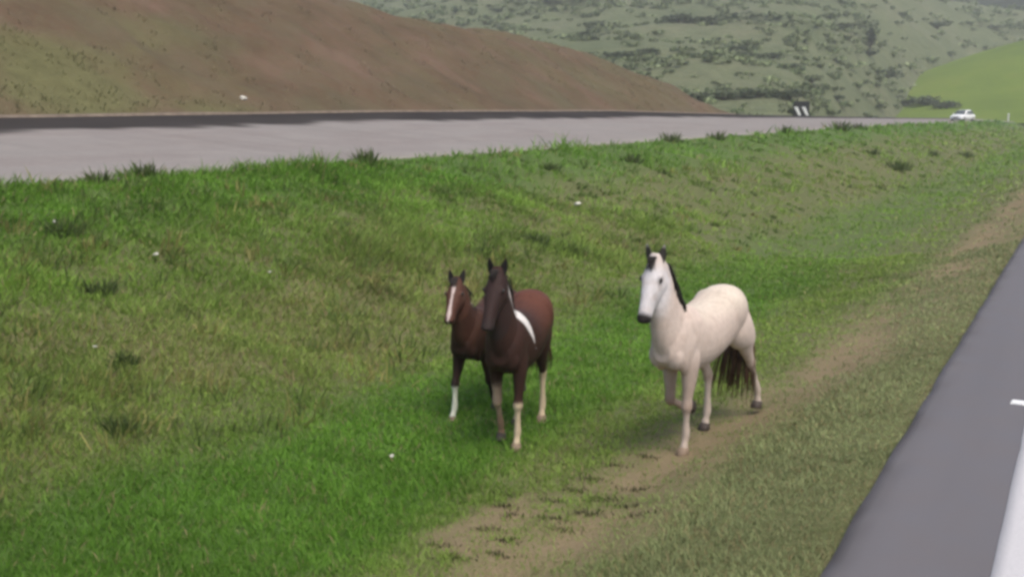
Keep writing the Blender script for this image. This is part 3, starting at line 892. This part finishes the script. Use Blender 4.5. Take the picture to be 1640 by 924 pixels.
HG = "horses walking along the grass verge"
WHITE = dict(poll=(0.80, -0.02, 1.92), head_yaw=3, head_pitch=64, tail=(-0.07, 0.06), tail_full=2.0, tail_len=1.45, slim=0.93, ear_col=((0.40, 0.36, 0.33), (0.05, 0.045, 0.04)),
             FL=(0.05, 8, 2, 18), FR=(-0.06, 4, -60, -82), HL=(-0.32, -37, -26, -4), HR=(0.06, -24, 4, 20),
             hoof_mat=dict(FL=M['hoof_pale']))
PINTO = dict(poll=(0.78, 0.0, 1.88), head_yaw=-6, head_pitch=60, tail=(0.0, 0.0), ear_col=((0.030, 0.018, 0.015), (0.012, 0.010, 0.010)),
             FL=(0.08, 10, 2, 18), FR=(0.0, 2, -18, -10), HL=(0.0, -30, 0, 22), HR=(0.06, -24, 6, 26),
             hoof_mat=dict(FL=M['hoof_pale'], HL=M['hoof_pale']))
BAY = dict(poll=(0.74, 0.0, 1.84), head_yaw=14, head_pitch=40, tail=(0.0, 0.0), ear_col=((0.020, 0.014, 0.012), (0.012, 0.010, 0.010)),
           FL=(-0.04, -12, -22, -20), FR=(0.10, 30, 10, 34), HL=(-0.08, -42, -8, 10), HR=(0.06, -34, 10, 22),
           hoof_mat=dict(FR=M['hoof_pale']))

def lowest_hoof(pose):
    zs = []
    for nm, fn, y in (('FL', front_leg, 1), ('FR', front_leg, -1), ('HL', hind_leg, 1), ('HR', hind_leg, -1)):
        rows, inf = fn(y, pose[nm]); zs.append((inf['cor'][1] - 0.066, inf['cor'][0], inf['y'], nm))
    return zs

def stand(name, label, L, Y, face_deg, scale, pose, coat, mane, tail_mat):
    """L, Y: ground under the middle of the horse; face_deg: heading, degrees from -Y towards the left verge"""
    h = math.radians(-90 - face_deg)
    zs = lowest_hoof(pose)
    fwd = np.array([math.cos(h), math.sin(h)]); left = np.array([-math.sin(h), math.cos(h)])
    # the front and rear supporting hooves both meet the sloping ground
    best = {}
    for z, x, y, nm in zs:
        w = np.array([-L, Y]) + (fwd * x + left * y) * scale
        g = float(ground_z(-w[0], w[1])) - 0.012
        e = g - z * scale
        if nm[0] not in best or e > best[nm[0]][0]: best[nm[0]] = (e, x)
    (ef, xf), (eh, xh) = best['F'], best['H']
    slope = (ef - eh) / ((xf - xh) * scale)
    z0 = ef - slope * xf * scale
    return make_horse(name, label, (-L, Y, z0), h, scale, pose, coat, mane, tail_mat, HG, pitch=-math.atan(slope))

stand("white_horse", "cream white horse with dark muzzle and brown tail walking on the bare dirt track", 3.06, 9.12, 9, 0.955, WHITE, coat_white,
      dict(n=150, side=1, share=0.55, len=0.24, mat=M['mane_black'], forelock=30), M['mane_brown'])
stand("pinto_horse", "dark brown horse with white shoulder flash and pale socks in front of its companion", 4.88, 8.85, -14, 0.95, PINTO, coat_pinto,
      dict(n=120, side=-1, share=0.8, len=0.20, mat=M['mane_black'], forelock=26), M['mane_brown'])
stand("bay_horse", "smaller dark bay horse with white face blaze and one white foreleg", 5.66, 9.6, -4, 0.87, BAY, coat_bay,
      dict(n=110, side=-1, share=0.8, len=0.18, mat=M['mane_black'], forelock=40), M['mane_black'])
# ------------------------------------------------------------------ shrubs and weeds
def leaf_cloud(n, rx, ry, rz, leaf, zc, colr, lobes=5, seed=0):
    """leaf-sized quads gathered in several uneven lobes"""
    g = np.random.default_rng(seed)
    lc = g.normal(0, 0.45, (lobes, 3)) * [rx, ry, rz * 0.8]; lr = g.uniform(0.35, 0.7, lobes)
    w = g.integers(0, lobes, n)
    v = g.normal(0, 1, (n, 3)); v /= np.linalg.norm(v, axis=1)[:, None]
    r = g.uniform(0.3, 1.0, n) ** 0.6
    p = lc[w] + v * (r * lr[w])[:, None] * [rx, ry, rz]
    p[:, 2] = np.maximum(p[:, 2] + zc, 0.02)
    a = g.normal(0, 1, (n, 3)); a /= np.linalg.norm(a, axis=1)[:, None]
    b = np.cross(a, g.normal(0, 1, (n, 3))); b /= np.linalg.norm(b, axis=1)[:, None]
    s = (leaf * g.uniform(0.6, 1.4, n))[:, None]
    V = np.stack([p - a * s, p - b * s * 0.6, p + a * s, p + b * s * 0.6], 1)
    c = np.asarray(colr)[None] * g.uniform(0.6, 1.35, n)[:, None] * (0.8 + 0.4 * g.uniform(0, 1, lobes)[w])[:, None]
    return V, np.repeat(c, 4, 0)

def leaf_mesh(name, V, c):
    F = np.arange(len(V) * 4).reshape(-1, 4)
    me = new_mesh(name, V.reshape(-1, 3), F, M['leaves']); attr_col(me, "col", c); return me

M['bark'] = plain("rough_bark", (0.075, 0.058, 0.042), 0.9, 0.1, 0.35, 6.0)
def trunk_mesh(h, r, seed):
    g = random.Random(seed); V, F, o = [], [], 0
    for k in range(4):
        if k == 0: rows = [(0, 0, -0.3, r * 1.3, r * 1.3), (g.uniform(-.1, .1) * h, 0, h * .45, r, r), (g.uniform(-.1, .1) * h, g.uniform(-.1, .1) * h, h, r * .5, r * .5)]
        else:
            a = g.uniform(0, 6.3); rows = [(0, 0, h * .35, r * .55, r * .55), (math.cos(a) * h * .25, math.sin(a) * h * .25, h * .75, r * .35, r * .35), (math.cos(a) * h * .45, math.sin(a) * h * .45, h * 1.1, r * .15, r * .15)]
        v, f = tube(rows, 3, n=7); V.append(v); F += [tuple(i + o for i in q) for q in f]; o += len(v)
    return new_mesh("trunk", np.concatenate(V), F, M['bark'], True)

SHRUB = [leaf_mesh("crown", *leaf_cloud(420, 1.7, 1.2, 0.85, 0.17, 0.75, (0.066, 0.086, 0.042), 7, s)) for s in (1, 2, 3)]
SHRUB_T = [trunk_mesh(0.6, 0.09, s) for s in (1, 2, 3)]
TREE = leaf_mesh("crown", *leaf_cloud(900, 1.25, 1.25, 1.9, 0.20, 2.6, (0.030, 0.044, 0.020), 9, 9))
TREE_T = trunk_mesh(2.2, 0.16, 9)

def shrub(L, Y, s, i, label, flat=1.0, wide=1.0, group="dark shrubs on the far hillside"):
    r = empty("shrub", (-L, Y, float(hill_z(np.array(L), np.array(Y))) - 0.1), random.uniform(-.2, .6))
    k = i % 3
    obj("crown", SHRUB[k], r); obj("trunk", SHRUB_T[k], r)
    r.scale = (s * wide, s, s * flat)
    tag(r, label, "shrub", group)
SH = [(67, 167, 1.5, .6), (71, 165, 1.3, .6), (51.4, 165.7, 1.0, .7), (49.9, 182.5, 1.6, .55), (44, 172, 1.0, .6), (37.5, 154.7, 1.1, .6), (43.7, 136, 1.5, .55), (40.3, 138.7, 1.4, .6), (37.0, 139, 0.9, .8), (35.8, 140, 1.3, .8), (144, 249, 1.6, .6), (73.7, 214.7, 2.2, .7), (79, 213, 1.9, .8), (102.5, 223.8, 1.9, .6), (126.6, 248.8, 1.8, .6), (56.4, 253.6, 1.6, .6), (45.2, 348.5, 2.2, .6), (32.1, 393.4, 2.2, .6), (36.8, 173, 1.1, .6), (39.9, 168, 1.0, .8), (90, 190, 1.5, .6), (60, 190, 1.3, .6), (83, 178, 1.2, .6)]
for i, (L, Y, s, f) in enumerate(SH):
    wd = (1.0, 2.2, 1.4, 1.0, 1.8)[i % 5]
    lb = "long low dark shrub lying across the grey green hillside" if wd > 1.5 else ("small compact dark shrub on the grey green hillside" if s < 1.25 else "large rounded dark shrub on the grey green hillside")
    shrub(L, Y, s, i, lb, f, wd)
for i, (L, Y, s) in enumerate([(27, 232, 1.5), (32, 238, 1.9), (36, 240, 1.6), (41, 244, 2.0), (46, 247, 1.6), (52, 250, 1.9)]):
    zb = max(float(f_(np.array(L), np.array(Y))) for f_ in (knoll_z, hill_z, ground_z))
    r = empty("shrub", (-L, Y, zb - 0.15), 0.2 * i); k = i % 3
    obj("crown", SHRUB[k], r); obj("trunk", SHRUB_T[k], r); r.scale = (s * 1.5, s, s * 0.8)
    tag(r, "dark shrub in the row along the foot of the bright green knoll", "shrub", "shrubs along the foot of the knoll")
t = empty("tree", (-(46.8, 253.0)[0], (46.8, 253.0)[1], float(hill_z(np.array((46.8, 253.0)[0]), np.array((46.8, 253.0)[1]))) - 0.1))
obj("crown", TREE, t); obj("trunk", TREE_T, t); t.scale = (1.0, 1.0, 1.0)
tag(t, "lone small dark tree standing above the shrubs on the far hillside", "tree")

# low scrub covering the hillside: a mass nobody could count
def scrub():
    g = np.random.default_rng(5); Vs, Cs = [], []
    protos = [leaf_cloud(34, 1.1, 1.1, 0.32, 0.34, 0.25, (1.0, 1.0, 1.0), 4, 50 + q) for q in range(12)]
    n = 6500
    a = np.radians(g.uniform(0, 44, n)); r = 128 * (470 / 128.0) ** g.uniform(0, 1, n)
    L, Y = r * np.sin(a), r * np.cos(a)
    dd = Y * math.cos(math.radians(15)) + L * math.sin(math.radians(15))
    dens = sstep(0.36, 0.64, fbm(L * 0.6, Y * 1.8, 16, 131)) * 0.7 + 0.2
    d0 = 128 + 165 * (1 - sstep(4.0, 15.0, np.degrees(a)))
    ok = (g.uniform(0, 1, n) < dens) & (dd > d0 + 4)
    L, Y, r = L[ok], Y[ok], r[ok]
    Z = hill_z(L, Y)
    tone = fbm(L, Y, 30, 133)
    for i in range(len(L)):
        V, c = protos[i % 12]
        s = g.uniform(0.7, 1.7) * (r[i] / 200) ** 0.5
        q = g.uniform(0, 6.3); R = np.array([[math.cos(q), -math.sin(q), 0], [math.sin(q), math.cos(q), 0], [0, 0, 1.0]])
        Vs.append((V * s) @ R.T + np.array([-L[i], Y[i], Z[i] - 0.1]))
        base = np.array([0.140, 0.182, 0.082]) * (1 - tone[i]) + np.array([0.190, 0.222, 0.112]) * tone[i]
        Cs.append(c * base * g.uniform(0.75, 1.2))
    V = np.concatenate(Vs); o = obj("hillside_scrub", leaf_mesh("hillside_scrub", V, np.concatenate(Cs)))
    tag(o, "low grey green scrub covering the far hillside", "scrub", kind='stuff')
scrub()

# sparse dry tufts on the brown bank
def bank_grass():
    n = 5200
    L = rng.uniform(25.6, 38, n); Y = rng.uniform(8, 84, n)
    t = bank_attr(L, Y, None)['turf']
    keep = (rng.uniform(0, 1, n) < 0.06 + 0.9 * t) & (bank_z(L, Y) > z_far(Y) + 0.05)
    L, Y, t = L[keep], Y[keep], t[keep]; per = 9; m = len(L) * per; i = np.repeat(np.arange(len(L)), per)
    bL = L[i] + rng.normal(0, .16, m); bY = Y[i] + rng.normal(0, .16, m)
    base = np.stack([-bL, bY, bank_z(bL, bY) - 0.02], -1)
    d = np.stack([rng.normal(0.15, .4, m), rng.normal(0, .4, m), np.ones(m)], -1); d /= np.linalg.norm(d, axis=1)[:, None]
    c = (np.array([0.190, 0.195, 0.080]) * t[i][:, None] + np.array([0.185, 0.150, 0.095]) * (1 - t[i])[:, None]) * rng.uniform(.7, 1.25, m)[:, None]
    o = obj("bank_tufts", blades("bank_tufts", base, d, rng.uniform(.07, .22, m), rng.uniform(.03, .055, m), c, rng.uniform(0, 1, m), M['blades']))
    tag(o, "sparse dry grass tufts on the bare brown earth bank", "grass", kind='stuff')
bank_grass()

# dark low tufts standing in for shaded hoof prints on the trodden track
def hoofprints():
    B, D, LN, W, C_ = [], [], [], [], []
    pts = [(3.84, 7.96), (3.52, 7.61), (3.5, 7.34), (3.27, 7.15), (3.17, 7.22), (3.22, 6.81), (3.09, 6.86), (2.72, 6.76), (3.89, 6.79), (3.47, 6.13), (3.39, 5.86), (3.38, 6.63), (3.22, 6.49), (3.31, 8.37), (3.9, 5.9), (3.75, 6.3), (3.62, 7.05), (3.7, 6.62), (3.05, 7.5), (3.45, 8.0), (3.66, 5.7), (4.05, 7.1), (2.95, 7.05)]
    for (l, y) in pts:
        k = 46
        ll = l + rng.normal(0, .075, k); yy = y + rng.normal(0, .028, k)
        B.append(np.stack([-ll, yy, ground_z(ll, yy) - 0.005], -1))
        d = np.stack([rng.normal(0, .6, k), rng.normal(-.3, .4, k), np.ones(k)], -1); D.append(d / np.linalg.norm(d, axis=1)[:, None])
        LN.append(rng.uniform(.03, .065, k)); W.append(rng.uniform(.006, .011, k))
        C_.append(np.array([0.040, 0.042, 0.016]) * rng.uniform(.6, 1.4, k)[:, None])
    n = sum(len(b) for b in B)
    o = obj("hoofprint_tufts", blades("hoofprint_tufts", np.concatenate(B), np.concatenate(D), np.concatenate(LN), np.concatenate(W), np.concatenate(C_), rng.uniform(0, .9, n), M['blades']))
    tag(o, "dark low tufts standing in for hoof prints on the trodden dirt track", "grass", kind='stuff')
hoofprints()

def weed_mesh(seed, n, h, spread, c0):
    g = np.random.default_rng(seed)
    p = g.normal(0, spread, (n, 2)); base = np.concatenate([p, np.full((n, 1), -0.03)], 1)
    d = np.concatenate([p / spread * 0.28 + g.normal(0, .22, (n, 2)), np.ones((n, 1))], 1); d /= np.linalg.norm(d, axis=1)[:, None]
    c = np.asarray(c0)[None] * g.uniform(.6, 1.4, n)[:, None]
    return blades("weed_clump", base, d, h * g.uniform(.5, 1.15, n), np.full(n, 0.028) * g.uniform(.7, 1.4, n), c, g.uniform(.1, .9, n), M['blades'])
WEED = [weed_mesh(s, 90, 0.34, 0.11, (0.085, 0.118, 0.036)) for s in (1, 2, 3)]
for i, (l, y, s) in enumerate([(14.5, 18.9, 1.25), (14.3, 38.0, 1.5), (14.2, 43.2, 1.5), (14.35, 55.2, 1.7), (14.2, 68.0, 2.6), (14.1, 73.5, 1.9), (14.2, 12.4, 1.3), (14.2, 11.4, 1.0)]):
    o = obj("weed_clump", WEED[i % 3], None, (-l, y, float(ground_z(l, y)))); o.scale = (s,) * 3; o.rotation_euler.z = i * 1.3
    tag(o, "largest dark weed clump at the grassy edge of the pale upper road" if s > 2.2 else "dark weed clump growing at the grassy edge of the pale upper road", "weeds", "weeds along the upper road edge")
for i, (l, y, s) in enumerate([(8.41, 54.7, 2.4), (10.58, 59.0, 1.7), (9.03, 71.3, 2.0), (8.1, 81.8, 2.2), (8.54, 17.6, 1.1), (9.14, 17.2, 1.1), (12.7, 24.6, 1.3), (12.4, 29.6, 1.4), (7.75, 6.25, 0.75), (10.45, 8.3, 0.9), (12.4, 9.3, 1.1), (9.0, 7.4, 0.8), (11.0, 13.5, 0.9)]):
    o = obj("weed_clump", WEED[(i + 1) % 3], None, (-l, y, float(ground_z(l, y)))); o.scale = (s, s, s * 0.8); o.rotation_euler.z = i * 1.9
    tag(o, "tall dark weed clump on the smooth far part of the embankment slope" if y > 40 else ("dark weed clump low on the slope just beyond the horses" if 15 < y < 20 else ("dark weed clump high on the slope just under the upper road" if y > 20 else "small dark weed clump on the rough near part of the embankment slope")), "weeds", "weeds on the embankment slope")

# ------------------------------------------------------------------ pale stones
def stone_mesh(seed, sx, sy, sz):
    bm = bmesh.new(); bmesh.ops.create_icosphere(bm, subdivisions=2, radius=1.0)
    g = random.Random(seed)
    for v in bm.verts:
        k = 0.78 + 0.4 * g.random(); v.co = Vector((v.co.x * sx * k, v.co.y * sy * k, v.co.z * sz * k))
    me = bpy.data.meshes.new("pale_stone"); bm.to_mesh(me); bm.free(); me.materials.append(M['stone']); return me
M['stone'] = plain("pale_chalky_stone", (0.52, 0.50, 0.44), 0.85, 0.2, 0.2, 12)
ST = [stone_mesh(s, .045, .04, .022) for s in (1, 2)]
def stone(l, y, s, zf, label, k=0, group=None, lift=0.02):
    o = obj("pale_stone", ST[k], None, (-l, y, float(zf(np.array(l), np.array(y))) + lift * s)); o.scale = (s,) * 3; o.rotation_euler = (0.2, 0.1, l)
    tag(o, label, "stone", group)
stone(26.4, 27.5, 3.0, bank_z, "white stone lying at the foot of the brown earth bank")
for i, (l, y, s) in enumerate([(11.12, 9.78, 0.95), (10.0, 10.8, 0.6), (12.6, 9.33, 0.7), (9.4, 7.35, 0.6)]):
    stone(l, y, s, ground_z, "small pale stone among weeds on the embankment slope", i % 2, "small pale stones on the slope", 0.10)
stone(10.17, 21.16, 1.9, ground_z, "larger white stone high on the smooth green slope behind the horses", 0, None, 0.06)
stone(5.57, 7.58, 0.55, ground_z, "white stone in the bright green grass of the ditch floor", 1, None, 0.09)

# ------------------------------------------------------------------ road stud, marker board, far post
M['white_plastic'] = plain("white_plastic", (0.72, 0.72, 0.70), 0.4, 0.5, 0.06, 20)
M['black_paint'] = plain("black_sign_paint", (0.012, 0.012, 0.012), 0.5, 0.4, 0.2, 10)
M['white_paint'] = plain("white_sign_paint", (0.74, 0.74, 0.70), 0.5, 0.4, 0.06, 10)
M['steel'] = plain("galvanised_steel", (0.34, 0.34, 0.33), 0.5, 0.5, 0.15, 10, 0.6)
M['reflector'] = plain("clear_reflector", (0.80, 0.80, 0.78), 0.15, 0.6, 0.05, 60)
def frustum(x0, x1, y0, y1, z0, z1, inset):
    V = [(x0, y0, z0), (x1, y0, z0), (x1, y1, z0), (x0, y1, z0), (x0 + inset, y0 + inset, z1), (x1 - inset, y0 + inset, z1), (x1 - inset, y1 - inset, z1), (x0 + inset, y1 - inset, z1)]
    F = [(0, 3, 2, 1), (4, 5, 6, 7), (0, 1, 5, 4), (1, 2, 6, 5), (2, 3, 7, 6), (3, 0, 4, 7)]
    return V, F
st = empty("road_stud", (-0.40, 9.9, 0.0))
obj("housing", new_mesh("housing", *frustum(-.06, .06, -.05, .05, 0, .022, .014), M['white_plastic']), st)
v_, f_ = frustum(-.042, .042, -.054, -.040, .004, .018, .003); obj("reflector", new_mesh("reflector", v_, f_, M['reflector']), st)
tag(st, "small white raised road stud on the asphalt beside the white edge line", "road stud")

def box(x0, x1, y0, y1, z0, z1): return frustum(x0, x1, y0, y1, z0, z1, 0.0)
mb = empty("marker_board", (-25.9, 105.5, float(z_far(105.5)) - 0.02), math.radians(12))
obj("board", new_mesh("board", *box(-.78, .78, -.02, .02, .05, 1.5), M['black_paint']), mb)
for k, x in enumerate((-.62, .12)):
    V = [(x - .10, -.026, .95), (x + .26, -.026, .95), (x + .62, -.026, .10), (x + .36, -.026, .10)]
    V = V + [(a, -.018, c) for a, b, c in V]
    obj("stripe", new_mesh("stripe", V, [(0, 3, 2, 1), (0, 1, 5, 4), (1, 2, 6, 5), (2, 3, 7, 6), (3, 0, 4, 7)], M['white_paint']), mb)
for x in (-.55, .55): 
    v, f = tube([(x, .05, -.3, .035, .035), (x, .05, .6, .035, .035), (x, .05, 1.45, .035, .035)], 1, n=10); obj("post", new_mesh("post", v, f, M['steel'], True), mb)
def extra_shrub():
    r = empty("shrub", (-26.9, 107.2, float(z_far(107.2)) - 0.1), 0.7)
    obj("crown", SHRUB[1], r); obj("trunk", SHRUB_T[1], r); r.scale = (0.62, 0.62, 0.95)
    tag(r, "dark shrub right behind the striped marker board", "shrub")
extra_shrub()
tag(mb, "black roadside marker board with two slanted white stripes beside the upper road", "marker board")

mp = empty("marker_post", (-13.6, 205.0, float(ground_z(13.6, 205.0)) - 0.02))
v, f = tube([(0, 0, -.2, .11, .07), (0, 0, .9, .11, .07), (0, 0, 1.45, .10, .06), (0, 0, 1.5, .05, .03)], 2, (1, 0, 0), 14, 3.0)
obj("post", new_mesh("post", v, f, M['white_plastic'], True), mp)
obj("reflector", new_mesh("reflector", *box(-.06, .06, -.085, -.069, 1.15, 1.32), M['reflector']), mp)
tag(mp, "pale marker post at the far end of the upper road", "post")

# ------------------------------------------------------------------ white car on the upper road
M['car_paint'] = plain("white_car_paint", (0.76, 0.77, 0.76), 0.25, 0.5, 0.03, 2)
M['glass'] = plain("car_glass", (0.05, 0.06, 0.06), 0.06, 0.8, 0.05, 2)
M['tyre'] = plain("tyre_rubber", (0.02, 0.02, 0.02), 0.85, 0.2, 0.2, 20)
M['trim'] = plain("black_trim", (0.02, 0.02, 0.022), 0.5, 0.4, 0.1, 20)
M['lamp'] = plain("headlamp_lens", (0.60, 0.62, 0.64), 0.1, 0.7, 0.05, 20)
M['tail_lamp'] = plain("red_lamp_lens", (0.30, 0.02, 0.015), 0.2, 0.6, 0.05, 20)
car = empty("white_car", (-16.5, 160.0, float(opp_z(np.array(16.5), np.array(160.0)))), math.radians(-90 - 18))
B = [(-2.0, .55, .18, .66), (-1.93, .60, .30, .80), (-1.6, .58, .36, .85), (-.6, .56, .36, .87), (.6, .56, .36, .87), (1.1, .55, .35, .86), (1.7, .50, .30, .83), (1.98, .46, .24, .76), (2.06, .44, .14, .62)]
R_ = interp_path([(x, zc, hh, hw, 0) for x, zc, hh, hw in B], 3)
v, f = loft([ring((r[0], 0, r[1]), (0, r[3], 0), (0, 0, r[2]), 26, 4.5) for r in R_]); obj("body", new_mesh("body", v, f, M['car_paint'], True), car)
cab = [(.86, -.38, 1.42, .80), (1.05, -.42, 1.22, .76), (1.25, -.46, 1.0, .70), (1.40, -.50, .80, .64), (1.455, -.52, .66, .56)]
v, f = loft([ring((cx, 0, z), (hl, 0, 0), (0, hw, 0), 32, 4.5) for z, cx, hl, hw in cab]); obj("cabin", new_mesh("cabin", v, f, M['car_paint'], True), car)
def pane(name, P, off):
    P = np.asarray(P, float); o_ = np.asarray(off, float); V = np.concatenate([P, P + o_])
    return obj(name, new_mesh(name, V, [(0, 1, 2, 3), (7, 6, 5, 4), (0, 4, 5, 1), (1, 5, 6, 2), (2, 6, 7, 3), (3, 7, 4, 0)], M['glass']), car)
pane("windscreen", [(.96, -.66, .92), (.96, .66, .92), (.37, .56, 1.37), (.37, -.56, 1.37)], (.035, 0, .045))
pane("rear_window", [(-1.74, .64, .95), (-1.74, -.64, .95), (-1.32, -.54, 1.36), (-1.32, .54, 1.36)], (-.035, 0, .045))
for s in (-1, 1):
    pane("side_window", [(.68, s * .765, .93), (-.36, s * .765, .93), (-.36, s * .665, 1.34), (.20, s * .665, 1.34)], (0, s * .03, .006))
    pane("side_window", [(-.44, s * .765, .93), (-1.38, s * .755, .93), (-1.10, s * .66, 1.34), (-.44, s * .665, 1.34)], (0, s * .03, .006))
    v, f = ellipsoid((1.93, s * .58, .62), (.11, 0, -.02), (0, .16, 0), (0, 0, .075)); obj("headlight", new_mesh("headlight", v, f, M['lamp'], True), car)
    v, f = ellipsoid((-1.93, s * .64, .72), (.07, 0, 0), (0, .10, 0), (0, 0, .12)); obj("tail_light", new_mesh("tail_light", v, f, M['tail_lamp'], True), car)
    v, f = ellipsoid((.66, s * .95, .98), (.05, 0, 0), (0, .10, 0), (0, 0, .065)); obj("mirror", new_mesh("mirror", v, f, M['car_paint'], True), car)
    for x in (-1.27, 1.28):
        q = [ring((x, s * y, .30), (r, 0, 0), (0, 0, r), 22, 2.0) for y, r in ((.66, .24), (.67, .295), (.83, .30), (.865, .27), (.862, .19))]
        v, f = loft(q); w_ = obj("wheel", new_mesh("wheel", v, f, M['tyre'], True), car)
        v, f = loft([ring((x, s * y, .30), (r, 0, 0), (0, 0, r), 18, 2.0) for y, r in ((.80, .185), (.868, .185), (.885, .06))]); obj("rim", new_mesh("rim", v, f, M['steel'], True), w_)
obj("grille", new_mesh("grille", *box(2.0, 2.07, -.42, .42, .50, .62), M['trim']), car)
obj("bumper", new_mesh("bumper", *box(1.9, 2.085, -.60, .60, .22, .34), M['trim']), car)
obj("number_plate", new_mesh("number_plate", *box(2.06, 2.10, -.20, .20, .385, .475), M['steel']), car)
car.scale = (1.08,) * 3
tag(car, "white car driving along the pale upper road", "car")

# ------------------------------------------------------------------ haze
k = N("haze_air")
k.n.remove(k.b)
pv = k.add("ShaderNodeVolumePrincipled")
pv.inputs["Color"].default_value = (0.90, 0.91, 0.90, 1)
pv.inputs["Density"].default_value = 0.00075
pv.inputs["Anisotropy"].default_value = 0.3
k.link(pv.outputs[0], k.out.inputs["Volume"])
hz = obj("haze", new_mesh("haze", *box(-950, 950, -70, 930, -8, 185), k.m))
tag(hz, "thin pale haze in the air", "haze", kind='stuff')
